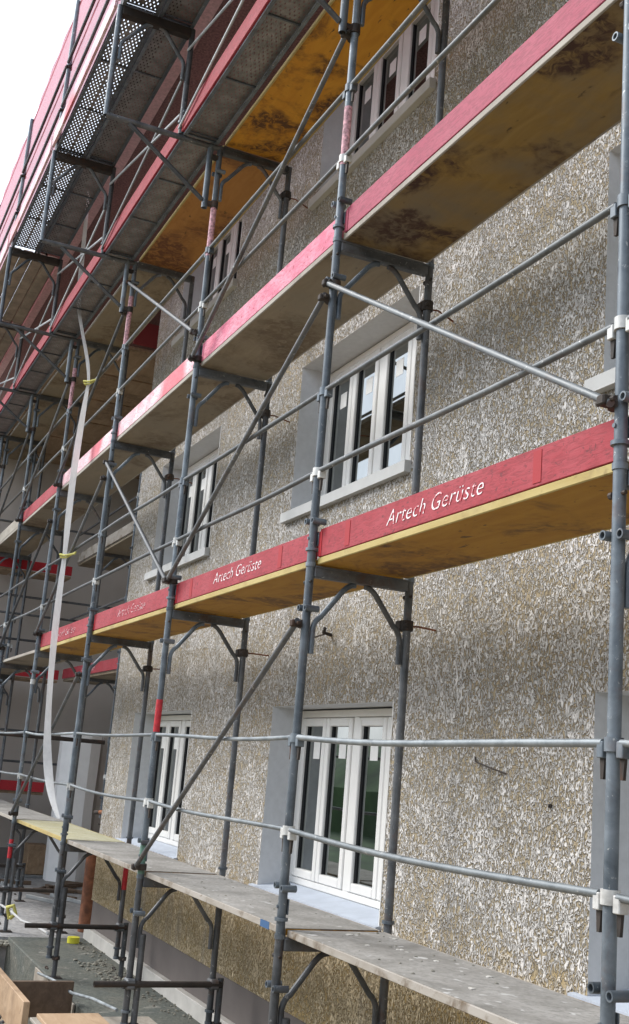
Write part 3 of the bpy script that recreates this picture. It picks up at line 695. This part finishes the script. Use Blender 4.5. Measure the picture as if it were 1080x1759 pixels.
for n_, (z, y0, y1) in enumerate(((.62, 2.2, -2.2), (1.12, 2.2, -2.2), (2.62, 2.2, -2.3), (3.05, 2.2, -2.3), (3.35, .6, -2.3), (4.6, 2.2, -2.2))):
    o = MB().tube([(16.52, y0, z), (16.52, y1, z)], .02, 10).build('cross_rail', 'galv_dark'); tag(o, f'thin dark rail of the cross scaffold, {["lowest","second","third","fourth","fifth","highest"][n_]} from the ground', 'guard rail', 'rails of the cross scaffold')
for n_, z in enumerate((2.55, 3.05, 4.55)):
    o = MB().tube([(10.9, -1.5, z), (16.5, -1.5, z)], .018, 10).build('recess_rail', 'galv_dark'); tag(o, f'{["lower","middle","upper"][n_]} long rail of the recess scaffold', 'guard rail', 'rails in the recess')
# transverse tube at the far frames
tag(MB().tube([(13.4, .05, 1.02), (13.4, -1.6, 1.02)], .03, 12, wall=.8).build('transverse_tube', 'iron'), 'thick dark tube lying across the far uprights above the white wrapped columns', 'tube')
# timber protective roof beyond the facade corner
for k in range(12):
    x = 10.85+k*.63; dz = .012*(k % 2)
    o = MB().box((x, -2.8, 6.04+dz), (x+.6, .0 if k > 0 else -.66, 6.085+dz), .006).build('roof_plank', 'ply_wood')
    tag(o, f'brown plank of the protective deck past the facade corner, {ORD[k] if k < 10 else ["last but one", "last"][k-10]} from the corner', 'deck plank', 'planks of the protective deck')
o = MB().box((10.78, -1.9, 6.10), (10.81, -.7, 6.42), .003).build('toe_board', 'maroon'); tag(o, 'dark red board closing the top deck at the facade corner', 'toe board')

# ------------------------------------------------------------------ objects in the yard
def column(name, x, y, r, z1, mat, label, tilt=0):
    b = MB(); n = 8
    ring = lambda z, rr, ox=0: [b.bm.verts.new((x+ox+rr*math.cos(2*math.pi*(k+.5)/n)*(1+.06*math.sin(k*3.1)), y+rr*math.sin(2*math.pi*(k+.5)/n)*(1+.05*math.cos(k*2.3)), z)) for k in range(n)]
    zs_ = [-1.2, -.6, .0, .6, 1.15, z1]; rs = [ring(z, r*(1+.03*math.sin(i*2.2)), tilt*(z+1.2)) for i, z in enumerate(zs_)] + [ring(z1+.03, r*.9, tilt*(z1+1.2))]
    for a, c in zip(rs, rs[1:]):
        for k in range(n): b.bm.faces.new((a[k], a[(k+1) % n], c[(k+1) % n], c[k]))
    b.bm.faces.new(rs[-1]); return tag(b.build(name, mat, smooth=False), label, 'column')
column('wrapped_column', 16.2, -1.88, .34, 1.08, 'white_wrap', 'tall white faceted column standing in the yard beside the facade corner')
column('wrapped_column', 16.6, -2.42, .24, 1.08, 'smooth_wall', 'grey column half hidden between the white column and the facade corner')
tag(MB().tube([(10.9, -1.04, -1.2), (10.9, -1.04, -.1)], .115, 20).build('brown_post', 'rust_post'), 'thick round reddish brown post standing at the foot of the facade corner', 'post')
cpi = thing('copper_tap_pipe', (10.4, -.95, .2), 'short copper pipe end poking out beside the far walkway board', 'pipe')
MB().tube([(.42, .0, -.03), (.2, 0, -.015)], .026, 12).build('pipe_sleeve', 'iron', cpi); MB().tube([(.2, 0, -.015), (.0, 0, .0), (-.03, .0, -.01)], .024, 12).build('pipe', 'copper', cpi)
yr = MB().tube([(10.04, -.68, -1.197), (10.04, -.68, -1.135)], .068, 18); tag(yr.build('tape_roll', 'yellow_plastic'), 'yellow plastic lid lying on the pavement behind the base uprights', 'lid')
yk = MB().tube([(10.05, .045, -.96), (10.02, .09, -.84), (9.99, .03, -.82), (9.97, .0, -.9), (10.0, .05, -.95)], .022, 8); tag(yk.build('yellow_rag', 'yellow_string'), 'yellow rag knotted round the light loose rail tube', 'rag')
# the hanging plastic strap
pts = [(9.47, .36, 7.38, .05), (9.5, .34, 6.95, .06), (9.9, .25, 6.55, .07), (10.1, .2, 6.2, .085), (9.75, .2, 5.82, .085), (9.35, .19, 5.42, .08), (9.28, .13, 5.15, .06), (9.27, .105, 4.97, .035), (9.26, .11, 4.9, .045), (9.32, .12, 4.4, .125), (9.33, .13, 3.8, .15), (9.32, .12, 3.3, .12),
       (9.32, .11, 2.98, .055), (9.31, .11, 2.9, .06), (9.28, .12, 2.3, .11), (9.18, .12, 1.7, .11), (9.02, .12, 1.2, .12), (8.85, .12, .85, .13), (8.62, .11, .58, .12), (8.35, .1, .36, .08), (7.98, .09, .22, .05)]
sb = MB(); prev = None
for k, (x, y, z, wd) in enumerate(pts):
    a = .5*math.sin(k*1.1)-.25; dv = Vector((math.sin(a), math.cos(a), 0))*wd*.40; nv = Vector((math.cos(a), -math.sin(a), 0))*.012*math.sin(k*2.3)
    row = [sb.bm.verts.new(Vector((x, y, z))+dv*f+nv*(1-f*f)) for f in (-1, -.4, .3, 1)]
    if prev:
        for q_ in range(3): sb.bm.faces.new((prev[q_], prev[q_+1], row[q_+1], row[q_]))
    prev = row
st = sb.build('plastic_strap', 'strap'); sm = st.modifiers.new('thick', 'SOLIDIFY'); sm.thickness = .0015
ss = st.modifiers.new('smooth', 'SUBSURF'); ss.levels = ss.render_levels = 2
tag(st, 'long translucent white plastic strip hanging down the scaffold, tied with yellow string', 'plastic strip')
for z, x in ((4.94, 9.266), (2.94, 9.315)):
    k = MB().tube([(x+.05, .13, z), (x, .16, z+.015), (x-.06, .12, z), (x-.17, .03, z+.02)], .012, 8).tube([(x+.045, .11, z-.02), (x, .15, z-.015), (x-.05, .1, z-.02), (x-.16, .02, z+.04)], .010, 8)
    k.build('yellow_string', 'yellow_string', st)
# pit formwork at the pavement edge
def plank(name, a, b, mat, label, rot=None): return tag(MB().box(a, b, .004, rot).build(name, mat), label, 'board', 'formwork boards in the pit')
plank('formwork_board', (6.05, .555, -1.28), (8.9, .605, -1.0), 'board_wood', 'long light timber board on edge along the open pit')
plank('formwork_board', (6.93, .02, -1.30), (6.98, .553, -1.02), 'board_dark', 'dark short board on edge across the open pit')
plank('formwork_board', (6.985, -.022, -1.62), (8.66, -.002, -1.21), 'edge_grey', 'pale shuttering panel against the pavement edge')
plank('formwork_board', (4.6, .10, -1.05), (5.76, .56, -1.02), 'board_wood', 'flat brown plywood sheet at the near end of the pit')
plank('formwork_board', (4.6, -.3, -1.075), (5.79, .60, -1.052), 'edge_grey', 'grey panel under the brown plywood sheet at the pit')
# rubble: stones along the facade foot, gravel in the corner, debris on the deck
def rubble(name, n, box_, size, mat, label, seed, cat='rubble', flat=.6):
    rnd = random.Random(seed); b = MB()
    for _ in range(n):
        t = bmesh.new(); bmesh.ops.create_icosphere(t, subdivisions=1, radius=1); s = rnd.uniform(*size)
        p = Vector((rnd.uniform(box_[0], box_[1]), rnd.uniform(box_[2], box_[3]), box_[4]+s*flat*.4))
        for v in t.verts: v.co = Vector((v.co.x*s*rnd.uniform(.7, 1.3), v.co.y*s*rnd.uniform(.6, 1.2), v.co.z*s*flat))+p
        b.add(t)
    return tag(b.build(name, mat, smooth=False), label, cat, kind='stuff')
rubble('rubble', 260, (4.5, 10.3, -.90, -.66, -1.2), (.004, .020), 'mortar_rubble', 'crumbs of mortar along the foot of the facade', 1)
rubble('rubble', 90, (7.6, 9.0, -.72, -.45, -1.2), (.006, .03), 'mortar_rubble', 'small heap of mortar around the inner base upright', 2)
rubble('gravel', 900, (5.2, 9.5, .62, 1.5, -1.28), (.012, .04), 'gravel', 'dark gravel beyond the formwork board', 3, flat=.8)
rubble('rubble', 70, (1.0, 5.6, -.58, -.08, .036), (.003, .010), 'mortar_rubble', 'crumbs of dry mortar on the low walkway', 4)
rubble('rubble', 12, (1.1, 2.6, -.55, -.2, .036), (.010, .024), 'plinth_white', 'white plaster chips on the nearest walk board', 5, flat=.25)
rubble('rubble', 110, (10.2, 10.6, -.1, 1.2, -1.27), (.02, .07), 'mortar_rubble', 'broken edge of earth where the pavement ends', 6)
for k in range(14):
    rnd = random.Random(40+k); x, y = rnd.uniform(13.4, 16.8), rnd.uniform(-2.0, -.6); a = rnd.uniform(0, 3.1); ln = rnd.uniform(.15, .6)
    o = MB().box((x-ln, y-.025, -1.2), (x+ln, y+.025, -1.17+rnd.uniform(0, .03)), .003, Matrix.Rotation(a, 3, 'Z').to_4x4()).build('scrap_lath', 'board_dark' if k % 3 else 'galv_light')
    tag(o, 'scrap lath lying on the grey yard under the cross scaffold', 'scrap wood', 'scrap laths in the yard')
tag(MB().box((16.9, -1.72, -1.2), (17.3, -1.4, -.72), .01).build('timber_block', 'board_wood'), 'upright brown timber block standing by the far wall', 'timber block')
# blue paint mark on the second walk board
bm_ = MB().box((2.93, -.0302, -.002), (3.06, -.0285, .037), 0)
for o in bpy.data.objects:
    if o.name.startswith('deck_board') and o.parent is None and abs(o.location.x-L) < .01 and abs(o.location.z) < .05 and o.location.y == 0:
        q = bm_.build('blue_mark', 'blue_paint', o); q.location = (-L, 0, 0); break
